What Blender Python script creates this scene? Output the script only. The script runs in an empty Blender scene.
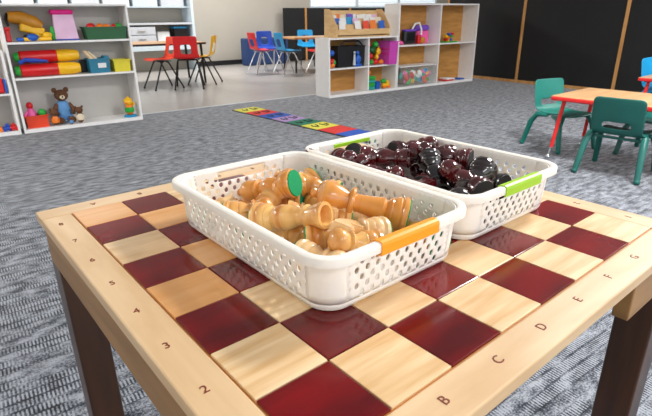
import bpy, bmesh, math, random
from mathutils import Vector, Matrix, Euler
PI = math.pi
R = math.radians
sc = bpy.context.scene
C = sc.collection
rnd = random.Random(5)

# ------------------------------------------------------------------ materials
MATS = {}
def lin(c):
    return tuple(((v/255)/12.92 if v/255 <= .04045 else ((v/255+.055)/1.055)**2.4) for v in c)
def new_mat(name):
    m = bpy.data.materials.new(name); m.use_nodes = True
    MATS[name] = m
    nt = m.node_tree
    return m, nt, nt.nodes['Principled BSDF']
def plain(name, rgb, rough=.45, metal=0, coat=0, noise=.06, scale=14, alpha=1, trans=0, sss=0):
    m, nt, b = new_mat(name)
    col = lin(rgb)
    n = nt.nodes.new('ShaderNodeTexNoise'); n.inputs['Scale'].default_value = scale; n.inputs['Detail'].default_value = 4
    tc = nt.nodes.new('ShaderNodeTexCoord'); nt.links.new(tc.outputs['Object'], n.inputs['Vector'])
    r = nt.nodes.new('ShaderNodeValToRGB')
    r.color_ramp.elements[0].position = .3; r.color_ramp.elements[1].position = .7
    r.color_ramp.elements[0].color = tuple(max(0, v*(1-noise)) for v in col)+(1,)
    r.color_ramp.elements[1].color = tuple(min(1, v*(1+noise)) for v in col)+(1,)
    nt.links.new(n.outputs['Fac'], r.inputs['Fac']); nt.links.new(r.outputs['Color'], b.inputs['Base Color'])
    b.inputs['Roughness'].default_value = rough; b.inputs['Metallic'].default_value = metal
    b.inputs['Coat Weight'].default_value = coat
    b.inputs['Transmission Weight'].default_value = trans
    b.inputs['Subsurface Weight'].default_value = sss
    if sss: b.inputs['Subsurface Radius'].default_value = (.012, .009, .006); b.inputs['Subsurface Scale'].default_value = 1
    return m

def wood(name, c1, c2, c3=None, rough=.4, coat=.2, scale=(3, 40, 40), per_object=0., bump=0.02, spec=.5):
    m, nt, b = new_mat(name); N = nt.nodes; L = nt.links
    tc = N.new('ShaderNodeTexCoord'); mp = N.new('ShaderNodeMapping')
    mp.inputs['Scale'].default_value = scale
    L.new(tc.outputs['Object'], mp.inputs['Vector'])
    oi = N.new('ShaderNodeObjectInfo')
    add = N.new('ShaderNodeVectorMath'); add.operation = 'ADD'
    sc1 = N.new('ShaderNodeMath'); sc1.operation = 'MULTIPLY'; sc1.inputs[1].default_value = 37.0
    L.new(oi.outputs['Random'], sc1.inputs[0]); L.new(mp.outputs['Vector'], add.inputs[0]); L.new(sc1.outputs[0], add.inputs[1])
    n = N.new('ShaderNodeTexNoise'); n.inputs['Scale'].default_value = 1; n.inputs['Detail'].default_value = 6; n.inputs['Distortion'].default_value = .35
    L.new(add.outputs[0], n.inputs['Vector'])
    r = N.new('ShaderNodeValToRGB')
    r.color_ramp.elements[0].position = .33; r.color_ramp.elements[1].position = .66
    r.color_ramp.elements[0].color = lin(c1)+(1,); r.color_ramp.elements[1].color = lin(c2)+(1,)
    L.new(n.outputs['Fac'], r.inputs['Fac'])
    out = r.outputs['Color']
    if c3 is not None:
        mx = N.new('ShaderNodeMix'); mx.data_type = 'RGBA'
        mr = N.new('ShaderNodeMapRange'); mr.inputs['From Min'].default_value = .45; mr.inputs['From Max'].default_value = 1; mr.inputs['To Max'].default_value = per_object
        L.new(oi.outputs['Random'], mr.inputs['Value']); L.new(mr.outputs['Result'], mx.inputs[0])
        L.new(out, mx.inputs[6]); mx.inputs[7].default_value = lin(c3)+(1,)
        out = mx.outputs[2]
    L.new(out, b.inputs['Base Color'])
    b.inputs['Roughness'].default_value = rough; b.inputs['Coat Weight'].default_value = coat; b.inputs['Coat Roughness'].default_value = .12
    b.inputs['Specular IOR Level'].default_value = spec
    if bump:
        bp = N.new('ShaderNodeBump'); bp.inputs['Strength'].default_value = bump; bp.inputs['Distance'].default_value = .002
        L.new(n.outputs['Fac'], bp.inputs['Height']); L.new(bp.outputs['Normal'], b.inputs['Normal'])
    return m

maple = wood('maple_border', (204, 166, 120), (224, 192, 150), rough=.42, coat=.12, scale=(5, 26, 26))
maple_y = wood('maple_border_cross', (204, 166, 120), (224, 192, 150), rough=.42, coat=.12, scale=(26, 5, 26))
apronw = wood('oak_apron', (136, 98, 54), (162, 120, 70), rough=.5, coat=.1, scale=(4, 4, 40))
legw = wood('walnut_leg', (46, 24, 10), (72, 40, 17), rough=.4, coat=.25, scale=(30, 30, 3))
groovew = plain('groove_stain', (190, 118, 44), .5)
lightsq = wood('maple_square', (210, 166, 112), (236, 206, 162), (218, 142, 60), rough=.34, coat=.15, scale=(6, 70, 30), per_object=.75)
birch = wood('birch', (214, 172, 114), (232, 194, 140), rough=.5, coat=.05, scale=(6, 6, 30))
tanback = wood('tan_hardboard', (170, 118, 54), (196, 142, 72), rough=.6, coat=0, scale=(4, 4, 22))
postw = wood('pine_post', (176, 124, 66), (204, 152, 92), rough=.5, coat=.05, scale=(20, 20, 3))
tabletan = wood('table_laminate', (190, 146, 102), (208, 166, 120), rough=.35, coat=.1, scale=(3, 16, 10))
honey = wood('honey_wood', (200, 122, 42), (244, 194, 116), (216, 138, 50), rough=.28, coat=.55, scale=(14, 14, 60), per_object=.8)
pale = wood('pale_wood', (224, 178, 116), (244, 208, 156), rough=.3, coat=.5, scale=(14, 14, 60))

def dark_lacquer(name, c1, c2, rough=.13, coat=.6, sc_=18):
    m, nt, b = new_mat(name); N = nt.nodes; L = nt.links
    tc = N.new('ShaderNodeTexCoord'); mp = N.new('ShaderNodeMapping'); mp.inputs['Scale'].default_value = (.35, 1, 1)
    oi = N.new('ShaderNodeObjectInfo'); add = N.new('ShaderNodeVectorMath'); add.operation = 'ADD'
    s1 = N.new('ShaderNodeMath'); s1.operation = 'MULTIPLY'; s1.inputs[1].default_value = 9.0
    L.new(oi.outputs['Random'], s1.inputs[0])
    L.new(tc.outputs['Object'], mp.inputs['Vector']); L.new(mp.outputs['Vector'], add.inputs[0]); L.new(s1.outputs[0], add.inputs[1])
    n = N.new('ShaderNodeTexNoise'); n.inputs['Scale'].default_value = sc_; n.inputs['Detail'].default_value = 6
    L.new(add.outputs[0], n.inputs['Vector'])
    r = N.new('ShaderNodeValToRGB'); r.color_ramp.elements[0].position = .3; r.color_ramp.elements[1].position = .72
    r.color_ramp.elements[0].color = lin(c1)+(1,); r.color_ramp.elements[1].color = lin(c2)+(1,)
    L.new(n.outputs['Fac'], r.inputs['Fac']); L.new(r.outputs['Color'], b.inputs['Base Color'])
    b.inputs['Roughness'].default_value = rough; b.inputs['Coat Weight'].default_value = coat; b.inputs['Coat Roughness'].default_value = .06
    return m
darksq = dark_lacquer('burgundy_square', (78, 6, 10), (128, 10, 14), rough=.16, coat=.12); darksq.node_tree.nodes['Principled BSDF'].inputs['Specular IOR Level'].default_value = .35
darkpc = dark_lacquer('burgundy_piece', (44, 5, 8), (98, 12, 18), rough=.12, coat=.8)
blackpc = dark_lacquer('black_piece', (16, 8, 10), (34, 14, 16), rough=.12, coat=.8)

white_pl = plain('white_plastic', (242, 235, 224), .36, sss=.22, noise=.015)
orange_pl = plain('orange_grip', (250, 158, 22), .4, noise=.03)
lime_pl = plain('lime_grip', (158, 205, 30), .4, noise=.03)
green_felt = plain('green_felt', (0, 142, 84), .9, noise=.05, scale=200)
ink = plain('burnt_ink', (120, 44, 22), .7)
mel = plain('white_melamine', (242, 240, 238), .4, noise=.02)
melback = plain('shelf_back', (196, 192, 186), .6, noise=.02)
wallp = plain('wall_paint', (184, 178, 166), .7, noise=.02, scale=3)
ceilp = plain('ceiling_paint', (238, 238, 236), .8, noise=.02)
blackrub = plain('black_rubber', (22, 22, 24), .6)
blackpl = plain('black_plastic', (24, 24, 28), .35)
blackboard = plain('black_board', (9, 10, 12), .7, noise=.25, scale=2.2)
navy = plain('navy_plastic', (34, 62, 112), .5)
chrome = plain('chrome', (205, 208, 212), .22, metal=1)
steelblk = plain('black_steel', (28, 26, 28), .35, metal=.3)
red = plain('red_plastic', (214, 26, 30), .35)
brick = plain('orange_red_plastic', (226, 66, 32), .38)
yellow = plain('yellow_plastic', (246, 190, 26), .38)
ochre = plain('ochre_plastic', (196, 132, 26), .45, noise=.15)
lemon = plain('lemon_plastic', (222, 206, 40), .4)
blue = plain('blue_plastic', (24, 92, 190), .38)
skyb = plain('sky_plastic', (24, 150, 206), .38)
royal = plain('royal_plastic', (30, 70, 170), .38)
tealbin = plain('teal_bin', (22, 118, 148), .42)
teal = plain('teal_plastic', (16, 112, 100), .42)
tealdark = plain('teal_seat_dark', (18, 92, 84), .45)
aqua = plain('aqua_plastic', (40, 160, 140), .42)
green = plain('green_plastic', (40, 168, 60), .4)
dkgreen = plain('dark_green_bin', (16, 88, 42), .45)
magenta = plain('magenta_plastic', (222, 22, 130), .38)
orchid = plain('orchid_plastic', (204, 74, 178), .4)
pink = plain('pink_plastic', (244, 96, 170), .4)
palepink = plain('pale_pink', (226, 186, 214), .45)
purple = plain('purple_plastic', (116, 70, 190), .42)
lilac = plain('lilac_vinyl', (178, 150, 198), .8)
brown = plain('brown_fur', (104, 66, 40), .85, noise=.25, scale=90)
denim = plain('denim_blue', (96, 148, 200), .8, noise=.1, scale=60)
cream = plain('cream', (236, 220, 190), .6)
orange = plain('orange_plastic', (240, 124, 26), .4)
paper = plain('paper', (238, 238, 236), .8, noise=.02)
greyplas = plain('grey_drawer', (196, 200, 206), .45, noise=.03)
frosted = plain('cool_white_panel', (206, 220, 228), .35, noise=.03)
clear = plain('clear_bin', (225, 232, 228), .2, noise=.01); clear.node_tree.nodes['Principled BSDF'].inputs['Alpha'].default_value = .10
tbl_red = plain('red_edge', (224, 40, 40), .4)
matyel = plain('mat_yellow', (222, 214, 76), .85); matred = plain('mat_red', (214, 48, 40), .85); matblue = plain('mat_blue', (34, 84, 176), .85)
matlil = plain('mat_lilac', (170, 140, 190), .85); matgrn = plain('mat_green', (26, 118, 90), .85)

def carpet_mat():
    m, nt, b = new_mat('carpet'); N = nt.nodes; L = nt.links
    def M(op, a, bb=None, c=None):
        n = N.new('ShaderNodeMath'); n.operation = op
        for i, v in enumerate((a, bb, c)):
            if v is None: continue
            if isinstance(v, (int, float)): n.inputs[i].default_value = v
            else: L.new(v, n.inputs[i])
        return n.outputs[0]
    tc = N.new('ShaderNodeTexCoord')
    rot = N.new('ShaderNodeMapping'); rot.inputs['Rotation'].default_value = (0, 0, R(0))
    L.new(tc.outputs['Object'], rot.inputs['Vector'])
    sep = N.new('ShaderNodeSeparateXYZ'); L.new(rot.outputs['Vector'], sep.inputs[0])
    def noise(scale, vs=(1, 1, 1), det=3):
        mp = N.new('ShaderNodeMapping'); mp.inputs['Scale'].default_value = vs; L.new(rot.outputs['Vector'], mp.inputs['Vector'])
        n = N.new('ShaderNodeTexNoise'); n.inputs['Scale'].default_value = scale; n.inputs['Detail'].default_value = det
        L.new(mp.outputs['Vector'], n.inputs['Vector']); return n.outputs['Fac']
    x, y = sep.outputs[0], sep.outputs[1]
    row = M('FLOOR', M('DIVIDE', y, .038))
    ph = M('MULTIPLY', M('FRACT', M('MULTIPLY', M('SINE', M('MULTIPLY', row, 12.9898)), 437.58)), 6.28)
    dash = M('SINE', M('ADD', M('MULTIPLY', x, 2*PI/.0105), ph))
    rowfr = M('FRACT', M('DIVIDE', y, .038))
    band = M('LESS_THAN', M('ABSOLUTE', M('SUBTRACT', rowfr, .5)), .40)
    dm = M('MULTIPLY', M('GREATER_THAN', dash, 0.0), band)
    # per-row patches where the dashes show
    cb = N.new('ShaderNodeCombineXYZ'); L.new(M('MULTIPLY', x, 5.5), cb.inputs[0]); L.new(M('MULTIPLY', row, 2.37), cb.inputs[1])
    pn = N.new('ShaderNodeTexNoise'); pn.inputs['Scale'].default_value = 1; pn.inputs['Detail'].default_value = 2; L.new(cb.outputs[0], pn.inputs['Vector'])
    mask = N.new('ShaderNodeMapRange'); mask.inputs['From Min'].default_value = .42; mask.inputs['From Max'].default_value = .56; L.new(pn.outputs['Fac'], mask.inputs['Value'])
    v = M('ADD', M('MULTIPLY', noise(230, (.8, 1, 1), 2), .70), M('MULTIPLY', noise(15, (.9, 1.9, 1), 6), .95))
    v = M('ADD', v, M('MULTIPLY', M('MULTIPLY', M('SUBTRACT', dm, .45), mask.outputs[0]), .30))
    r = N.new('ShaderNodeValToRGB'); e = r.color_ramp.elements
    e[0].position = .56; e[0].color = lin((22, 25, 31))+(1,)
    e[1].position = 1.05 if False else 1.0; e[1].color = lin((150, 154, 161))+(1,)
    k = e.new(.7); k.color = lin((56, 60, 69))+(1,)
    L.new(v, r.inputs['Fac']); L.new(r.outputs['Color'], b.inputs['Base Color'])
    b.inputs['Roughness'].default_value = .95; b.inputs['Specular IOR Level'].default_value = .15; b.inputs['Sheen Weight'].default_value = .26; b.inputs['Sheen Roughness'].default_value = .45
    bp = N.new('ShaderNodeBump'); bp.inputs['Strength'].default_value = .35; bp.inputs['Distance'].default_value = .004
    L.new(v, bp.inputs['Height']); L.new(bp.outputs['Normal'], b.inputs['Normal'])
    return m
carpet = carpet_mat()
def vinyl_mat():
    m, nt, b = new_mat('vinyl_tile'); N = nt.nodes; L = nt.links
    tc = N.new('ShaderNodeTexCoord'); br = N.new('ShaderNodeTexBrick'); br.offset = 0
    br.inputs['Scale'].default_value = 1; br.inputs['Brick Width'].default_value = .6; br.inputs['Row Height'].default_value = .6
    br.inputs['Mortar Size'].default_value = .002
    br.inputs['Color1'].default_value = lin((190, 185, 180))+(1,); br.inputs['Color2'].default_value = lin((184, 180, 175))+(1,); br.inputs['Mortar'].default_value = lin((170, 166, 160))+(1,)
    L.new(tc.outputs['Object'], br.inputs['Vector']); L.new(br.outputs['Color'], b.inputs['Base Color'])
    b.inputs['Roughness'].default_value = .24
    return m
vinyl = vinyl_mat()

# ------------------------------------------------------------------ mesh helpers
def xf(bm, verts, loc, rot):
    if rot: bmesh.ops.rotate(bm, verts=verts, cent=(0, 0, 0), matrix=Euler([R(a) for a in rot]).to_matrix())
    bmesh.ops.translate(bm, verts=verts, vec=loc)
def box(bm, loc, size, bev=0., rot=None, seg=2):
    g = bmesh.ops.create_cube(bm, size=1); v = g['verts']
    bmesh.ops.scale(bm, verts=v, vec=size)
    if bev:
        ed = list({e for a in v for e in a.link_edges})
        g2 = bmesh.ops.bevel(bm, geom=ed, offset=bev, segments=seg, profile=.5, affect='EDGES')
        v = list({a for f in g2['faces'] for a in f.verts} | {a for a in v if a.is_valid})
    xf(bm, v, loc, rot)
def lathe(bm, prof, loc=(0, 0, 0), rot=None, n=20, cap=True):
    rings = []
    vs = []
    for r, z in prof:
        if r < 1e-6: ring = [bm.verts.new((0, 0, z))]
        else: ring = [bm.verts.new((r*math.cos(2*PI*k/n), r*math.sin(2*PI*k/n), z)) for k in range(n)]
        rings.append(ring); vs += ring
    for a, b in zip(rings, rings[1:]):
        for k in range(n):
            k2 = (k+1) % n
            if len(a) == 1 and len(b) == 1: continue
            if len(a) == 1: bm.faces.new((a[0], b[k2], b[k]))
            elif len(b) == 1: bm.faces.new((a[k], a[k2], b[0]))
            else: bm.faces.new((a[k], a[k2], b[k2], b[k]))
    if cap:
        if len(rings[0]) > 1: bm.faces.new(list(reversed(rings[0])))
        if len(rings[-1]) > 1: bm.faces.new(rings[-1])
    xf(bm, vs, loc, rot)
def ball(bm, loc, rad, rot=None, n=14):
    if not hasattr(rad, '__len__'): rad = (rad,)*3
    g = bmesh.ops.create_uvsphere(bm, u_segments=n, v_segments=max(6, n*2//3), radius=1)
    bmesh.ops.scale(bm, verts=g['verts'], vec=rad); xf(bm, g['verts'], loc, rot)
def tube(bm, pts, rad, n=8):
    pts = [Vector(p) for p in pts]
    if not hasattr(rad, '__len__'): rad = [rad]*len(pts)
    up = None; rings = []
    for i, p in enumerate(pts):
        d = ((pts[i+1]-p) if i < len(pts)-1 else Vector((0, 0, 0))) + ((p-pts[i-1]) if i else Vector((0, 0, 0)))
        d.normalize()
        if up is None:
            up = Vector((0, 0, 1)) if abs(d.z) < .9 else Vector((1, 0, 0))
        a = up - d*up.dot(d); a.normalize(); up = a; b = d.cross(a)
        rings.append([bm.verts.new(p + (a*math.cos(2*PI*k/n)+b*math.sin(2*PI*k/n))*rad[i]) for k in range(n)])
    for r1, r2 in zip(rings, rings[1:]):
        for k in range(n): bm.faces.new((r1[k], r1[(k+1) % n], r2[(k+1) % n], r2[k]))
    bm.faces.new(list(reversed(rings[0]))); bm.faces.new(rings[-1])
def prism(bm, pts, y0, y1, loc=(0, 0, 0), rot=None):   # pts in xz, extruded along y
    a = [bm.verts.new((x, y0, z)) for x, z in pts]; b = [bm.verts.new((x, y1, z)) for x, z in pts]
    bm.faces.new(a); bm.faces.new(list(reversed(b)))
    for k in range(len(a)): bm.faces.new((a[k], b[k], b[(k+1) % len(a)], a[(k+1) % len(a)]))
    xf(bm, a+b, loc, rot)
def openbin(bm, w, d, h, t=.004, taper=.88, rimw=.008):
    """tapered open container: walls, floor and a lip, origin at base centre"""
    def rect(sx, sy, z): return [bm.verts.new((x*sx/2, y*sy/2, z)) for x, y in ((-1, -1), (1, -1), (1, 1), (-1, 1))]
    rings = [rect(w*taper, d*taper, 0), rect(w-2*rimw, d-2*rimw, h-.012), rect(w, d, h-.012), rect(w, d, h), rect(w-2*rimw-2*t, d-2*rimw-2*t, h), rect(w*taper-2*t, d*taper-2*t, t)]
    for a, b in zip(rings, rings[1:]):
        for k in range(4): bm.faces.new((a[k], a[(k+1) % 4], b[(k+1) % 4], b[k]))
    bm.faces.new(list(reversed(rings[0]))); bm.faces.new(rings[-1])

def mesh_obj(name, bm, m, parent=None, smooth=True, loc=None, rot=None):
    bmesh.ops.recalc_face_normals(bm, faces=bm.faces)
    me = bpy.data.meshes.new(name); bm.to_mesh(me); bm.free()
    if smooth:
        for p in me.polygons: p.use_smooth = True
        try: me.set_sharp_from_angle(angle=R(38))
        except Exception: pass
    me.materials.append(m)
    o = bpy.data.objects.new(name, me); C.objects.link(o)
    if parent: o.parent = parent
    if loc: o.location = loc
    if rot: o.rotation_euler = [R(a) for a in rot]
    return o
FN = {'b': box, 'l': lathe, 's': ball, 't': tube, 'p': prism, 'o': openbin}
def part(parent, name, m, *shapes, label=None):
    bm = bmesh.new()
    for s in shapes: FN[s[0]](bm, *s[1:-1] if isinstance(s[-1], dict) else s[1:], **(s[-1] if isinstance(s[-1], dict) else {}))
    o = mesh_obj(name, bm, m, parent, smooth=not all(q[0] in 'bp' for q in shapes))
    if label: o['label'] = label
    return o
def tag(o, label, cat, group=None):
    o['label'] = label; o['category'] = cat
    if group: o['group'] = group
    return o
def thing(name, label, cat, loc=(0, 0, 0), rz=0, group=None):
    o = bpy.data.objects.new(name, None); C.objects.link(o); o.empty_display_size = .05
    o.location = loc; o.rotation_euler = (0, 0, R(rz)); return tag(o, label, cat, group)
def copy_tree(o, parent=None):
    c = o.copy(); C.objects.link(c); c.parent = parent
    for ch in o.children: copy_tree(ch, c)
    return c
def dup(o, loc, rz, label, group=None):
    c = copy_tree(o); c.location = loc; c.rotation_euler = (0, 0, R(rz)); c['label'] = label
    if group: c['group'] = group
    return c
def struct(name, m, *shapes, label=None):
    o = part(None, name, m, *shapes); o['kind'] = 'structure'
    if label: o['label'] = label
    return o

# ------------------------------------------------------------------ the room
X0, X1, Y0, Y1, ZC = -3.6, 12.0, -3.2, 10.3, 2.7
struct('floor', vinyl, ('b', ((X0+X1)/2, (5.4+Y1)/2, -.05), (X1-X0, Y1-5.4, .1)), label='pale grey vinyl tile floor beyond the carpet')
struct('floor', carpet, ('b', ((X0+X1)/2, (Y0+5.4)/2, -.047), (X1-X0, 5.4-Y0, .1)), label='mottled blue-grey carpet with short woven dashes')
struct('trim_1', greyplas, ('b', ((X0+X1)/2, 5.4, .003), (X1-X0, .03, .006), .002), label='grey reducer strip where carpet meets vinyl')
struct('wall_left', wallp, ('b', (X0-.05, (Y0+Y1)/2, ZC/2), (.1, Y1-Y0, ZC)))
struct('wall_right', wallp, ('b', (X1+.05, (Y0+Y1)/2, ZC/2), (.1, Y1-Y0, ZC)))
WX0, WX1, WZ0, WZ1 = 7.0, 11.4, 1.17, 2.3
struct('wall_back', wallp, ('b', ((X0+WX0)/2, Y1+.05, ZC/2), (WX0-X0, .1, ZC)), ('b', ((WX1+X1)/2, Y1+.05, ZC/2), (X1-WX1, .1, ZC)),
       ('b', ((WX0+WX1)/2, Y1+.05, WZ0/2), (WX1-WX0, .1, WZ0)), ('b', ((WX0+WX1)/2, Y1+.05, (WZ1+ZC)/2), (WX1-WX0, .1, ZC-WZ1)), label='warm grey painted back wall')
struct('baseboard_back', blackrub, ('b', ((X0+X1)/2, Y1-.006, .05), (X1-X0, .012, .1), .003), label='black rubber cove base along back wall')
w = struct('window_1', frosted, ('b', ((WX0+WX1)/2, Y1+.02, WZ0+.02), (WX1-WX0, .1, .04)), ('b', ((WX0+WX1)/2, Y1+.04, WZ1-.02), (WX1-WX0, .06, .04)),
           *[('b', (WX0+.02+k*(WX1-WX0-.04)/3, Y1+.04, (WZ0+WZ1)/2), (.04, .06, WZ1-WZ0-.08)) for k in range(4)], label='wide window with lowered white blinds')
part(w, 'blind', mel, *[('b', ((WX0+WX1)/2, Y1+.0, WZ0+.06+k*.036), (WX1-WX0-.1, .03, .003), 0., (35, 0, 0)) for k in range(29)])
gm = plain('window_glass', (230, 240, 245), .05, trans=1)
part(w, 'pane', gm, ('b', ((WX0+WX1)/2, Y1+.07, (WZ0+WZ1)/2), (WX1-WX0-.06, .005, WZ1-WZ0-.08)))
struct('ceiling', ceilp, ('b', ((X0+X1)/2, (Y0+Y1)/2, ZC+.05), (X1-X0, Y1-Y0, .1)))

# ------------------------------------------------------------------ chess table (own frame turned 4 degrees)
H = .715
S = .0762
BR = 4.0
def bw(x, y, z=0.):
    c, s = math.cos(R(BR)), math.sin(R(BR))
    return (x*c-y*s, x*s+y*c, z)
TB = thing('chess_table', 'square wooden chess table with inlaid burgundy and maple board, holding two baskets', 'table', (0, 0, 0), BR)
B8 = 8*S; BO = .0430; TH = .016
for yy in (-BO/2-.0006, B8+BO/2+.0006): part(TB, 'border_frame', maple, ('b', (B8/2, yy, H-TH/2), (B8+2*BO, BO-.0012, TH), .002))
for xx in (-BO/2-.0006, B8+BO/2+.0006): part(TB, 'border_frame', maple_y, ('b', (xx, B8/2, H-TH/2), (BO-.0012, B8-.0002, TH), .002))
part(TB, 'board_base', groovew, ('b', (B8/2, B8/2, H-.0088), (B8+.002, B8+.002, .0140)))
for i in range(8):
    for j in range(8):
        dark = (i+j) % 2 == 0
        bm = bmesh.new(); box(bm, (0, 0, 0), (S-.0011, S-.0011, .006), .0011 if dark else .0005)
        o = mesh_obj('dark_square' if dark else 'light_square', bm, darksq if dark else lightsq, TB, smooth=False, loc=((i+.5)*S, (j+.5)*S, H-.0022))
APZ = .068
AZ = H-TH-APZ/2
part(TB, 'apron', apronw, ('b', (-.0270, B8/2, AZ), (.02, B8+.066, APZ), .002))
part(TB, 'apron', apronw, ('b', (B8+.0265, B8/2, AZ), (.02, B8+.070, APZ), .002))
part(TB, 'apron', apronw, ('b', (B8/2, B8+.0265, AZ), (B8+.03, .02, APZ), .002))
for x0, x1 in ((-.015, .14), (B8-.14, B8+.015)): part(TB, 'apron', apronw, ('b', ((x0+x1)/2, -.0265, AZ+.004), (x1-x0, .02, APZ-.008), .002))
part(TB, 'inner_rail', legw, ('b', (B8/2, .022, AZ+.012), (B8-.04, .016, APZ-.024), .002))
for sx in (0, 1):
    for sy in (0, 1):
        xx, yy = (-.0100, B8+.0145)[sx], (-.0095, B8+.0165)[sy]
        part(TB, 'leg', legw, ('b', (xx, yy, (H-TH)/2), (.052, .052, H-TH-.001), .003))
def glyph(ch, x, y, nm, rz=0):
    cu = bpy.data.curves.new('t', 'FONT'); cu.body = ch; cu.size = .0138; cu.align_x = 'CENTER'; cu.align_y = 'CENTER'; cu.extrude = .0002
    t = bpy.data.objects.new('t', cu); C.objects.link(t)
    me = bpy.data.meshes.new_from_object(t); bpy.data.objects.remove(t)
    me.materials.clear(); me.materials.append(ink)
    o = bpy.data.objects.new(nm, me); C.objects.link(o); o.parent = TB; o.location = (x, y, H+.0002); o.rotation_euler = (0, 0, R(rz))
for k in range(8):
    glyph(str(k+1), -.0245, (k+.5)*S, 'rank_number'); glyph(str(k+1), B8+.0205, (k+.5)*S, 'rank_number', 180)
    glyph('ABCDEFGH'[k], (k+.5)*S, -.0205, 'file_letter'); glyph('ABCDEFGH'[k], (k+.5)*S, B8+.0205, 'file_letter', 180)

# ------------------------------------------------------------------ perforated baskets
BW_, BL_, BH = .243, .360, .070
def rrect(w, l, r, n=7):
    """corner-rounded rectangle as list of (x,y,nx,ny), counter-clockwise starting on near side left end"""
    out = []
    for (cx, cy, a0) in ((w/2-r, -l/2+r, -90), (w/2-r, l/2-r, 0), (-w/2+r, l/2-r, 90), (-w/2+r, -l/2+r, 180)):
        for k in range(n+1):
            a = R(a0+90*k/n); out.append((cx+r*math.cos(a), cy+r*math.sin(a), math.cos(a), math.sin(a)))
    return out
def basket(label, grip_mat, loc, ends):
    t = thing('storage_basket', label, 'basket', loc, BR, 'perforated baskets on the chess table')
    wi, li = BW_-.021, BL_-.021     # wall outer size at the top
    tap = .004
    bm = bmesh.new()
    # wall: straight runs are cell grids with octagonal holes, corners are solid
    r0 = .03
    CW, CH = .0076, .0095
    zs = [.0095+CH*k for k in range(6)] + [.0620, .0675]
    def pt(side, u, z):
        f_ = z/.0675; w = wi-2*tap*(1-f_); l = li-2*tap*(1-f_); rr = r0
        # side 0: near (-y), 1: right, 2: far, 3: left ; u metres along the side from centre, at top size
        if side == 0: return (u*(w-2*rr)/(wi-2*rr), -l/2, z)
        if side == 2: return (-u*(w-2*rr)/(wi-2*rr), l/2, z)
        if side == 1: return (w/2, u*(l-2*rr)/(li-2*rr), z)
        return (-w/2, -u*(l-2*rr)/(li-2*rr), z)
    def quad(side, u0, u1, z0, z1):
        bm.faces.new([bm.verts.new(pt(side, *q)) for q in ((u0, z0), ((u0+u1)/2, z0), (u1, z0), (u1, (z0+z1)/2), (u1, z1), ((u0+u1)/2, z1), (u0, z1), (u0, (z0+z1)/2))])
    def holed(side, u0, u1, z0, z1):
        um, zm = (u0+u1)/2, (z0+z1)/2
        outer = [(u0, z0), (um, z0), (u1, z0), (u1, zm), (u1, z1), (um, z1), (u0, z1), (u0, zm)]
        inner = []
        for (u, z) in outer:
            du, dz = (u-um)/(u1-u0)*2, (z-zm)/(z1-z0)*2
            k = 1 if abs(du)+abs(dz) < 1.5 else .72
            inner.append((um+du*k*(u1-u0)/2*.95, zm+dz*k*(z1-z0)/2*.86))
        ov = [bm.verts.new(pt(side, *q)) for q in outer]; iv = [bm.verts.new(pt(side, *q)) for q in inner]
        for k in range(8): bm.faces.new((ov[k], ov[(k+1) % 8], iv[(k+1) % 8], iv[k]))
    for side in range(4):
        half = (wi if side in (0, 2) else li)/2 - r0
        n = int(2*half/CW); n -= (n+1) % 2
        cw = 2*half/n
        for k in range(n):
            u0 = -half+k*cw; u1 = u0+cw; uc = (u0+u1)/2
            for j in range(7):
                cut = side in (0, 2) and ((j == 5 and abs(uc) < .045) or (j == 4 and abs(uc) < .040))
                if cut: continue
                margin = k == 0 or k == n-1
                if j < 5 and (k+j) % 2 == 0 and not margin: holed(side, u0, u1, zs[j], zs[j+1])
                else: quad(side, u0, u1, zs[j], zs[j+1])
    # corners
    for (sx, sy, a0) in ((1, -1, -90), (1, 1, 0), (-1, 1, 90), (-1, -1, 180)):
        for j in range(7):
            for k in range(8):
                vs = []
                for (kk, z) in ((k, zs[j]), (k+1, zs[j]), (k+1, zs[j+1]), (k, zs[j+1])):
                    f_ = z/.0675; w = wi-2*tap*(1-f_); l = li-2*tap*(1-f_); a = R(a0+90*kk/8)
                    vs.append(bm.verts.new((sx*(w/2-r0)+r0*math.cos(a), sy*(l/2-r0)+r0*math.sin(a), z)))
                bm.faces.new(vs)
    # rounded foot and floor
    prev = None
    for (ins, z) in ((0, .011), (.0008, .006), (.003, .002), (.0065, .0005), (.012, .0012)):
        f_ = .011/.0675; w = wi-2*tap*(1-f_)-2*ins; l = li-2*tap*(1-f_)-2*ins
        ring = [bm.verts.new((x, y, z)) for x, y, _, _ in rrect(w, l, max(.008, r0-ins), 8)]
        if prev:
            for k in range(len(ring)): bm.faces.new((prev[k], prev[(k+1) % len(ring)], ring[(k+1) % len(ring)], ring[k]))
        prev = ring
    bm.faces.new(prev)
    bmesh.ops.remove_doubles(bm, verts=bm.verts, dist=.00005)
    o = mesh_obj('basket_body', bm, white_pl, t)
    md = o.modifiers.new('s', 'SOLIDIFY'); md.thickness = .0019; md.offset = 0
    # rim: closed lip profile swept round
    prof = [(-.0105, .0655), (-.0105, .0685), (-.0085, .0698), (-.003, .0702), (-.0008, .069), (0, .0665), (-.0002, .0595), (-.0018, .0595), (-.0022, .066), (-.0085, .066)]
    bm = bmesh.new(); path = rrect(BW_, BL_, .036, 9)
    rings = [[bm.verts.new((x+nx*o_, y+ny*o_, z)) for (o_, z) in prof] for (x, y, nx, ny) in path]
    for a in range(len(rings)):
        b2 = rings[(a+1) % len(rings)]
        for k in range(len(prof)): bm.faces.new((rings[a][k], b2[k], b2[(k+1) % len(prof)], rings[a][(k+1) % len(prof)]))
    mesh_obj('rim', bm, white_pl, t)
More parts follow.
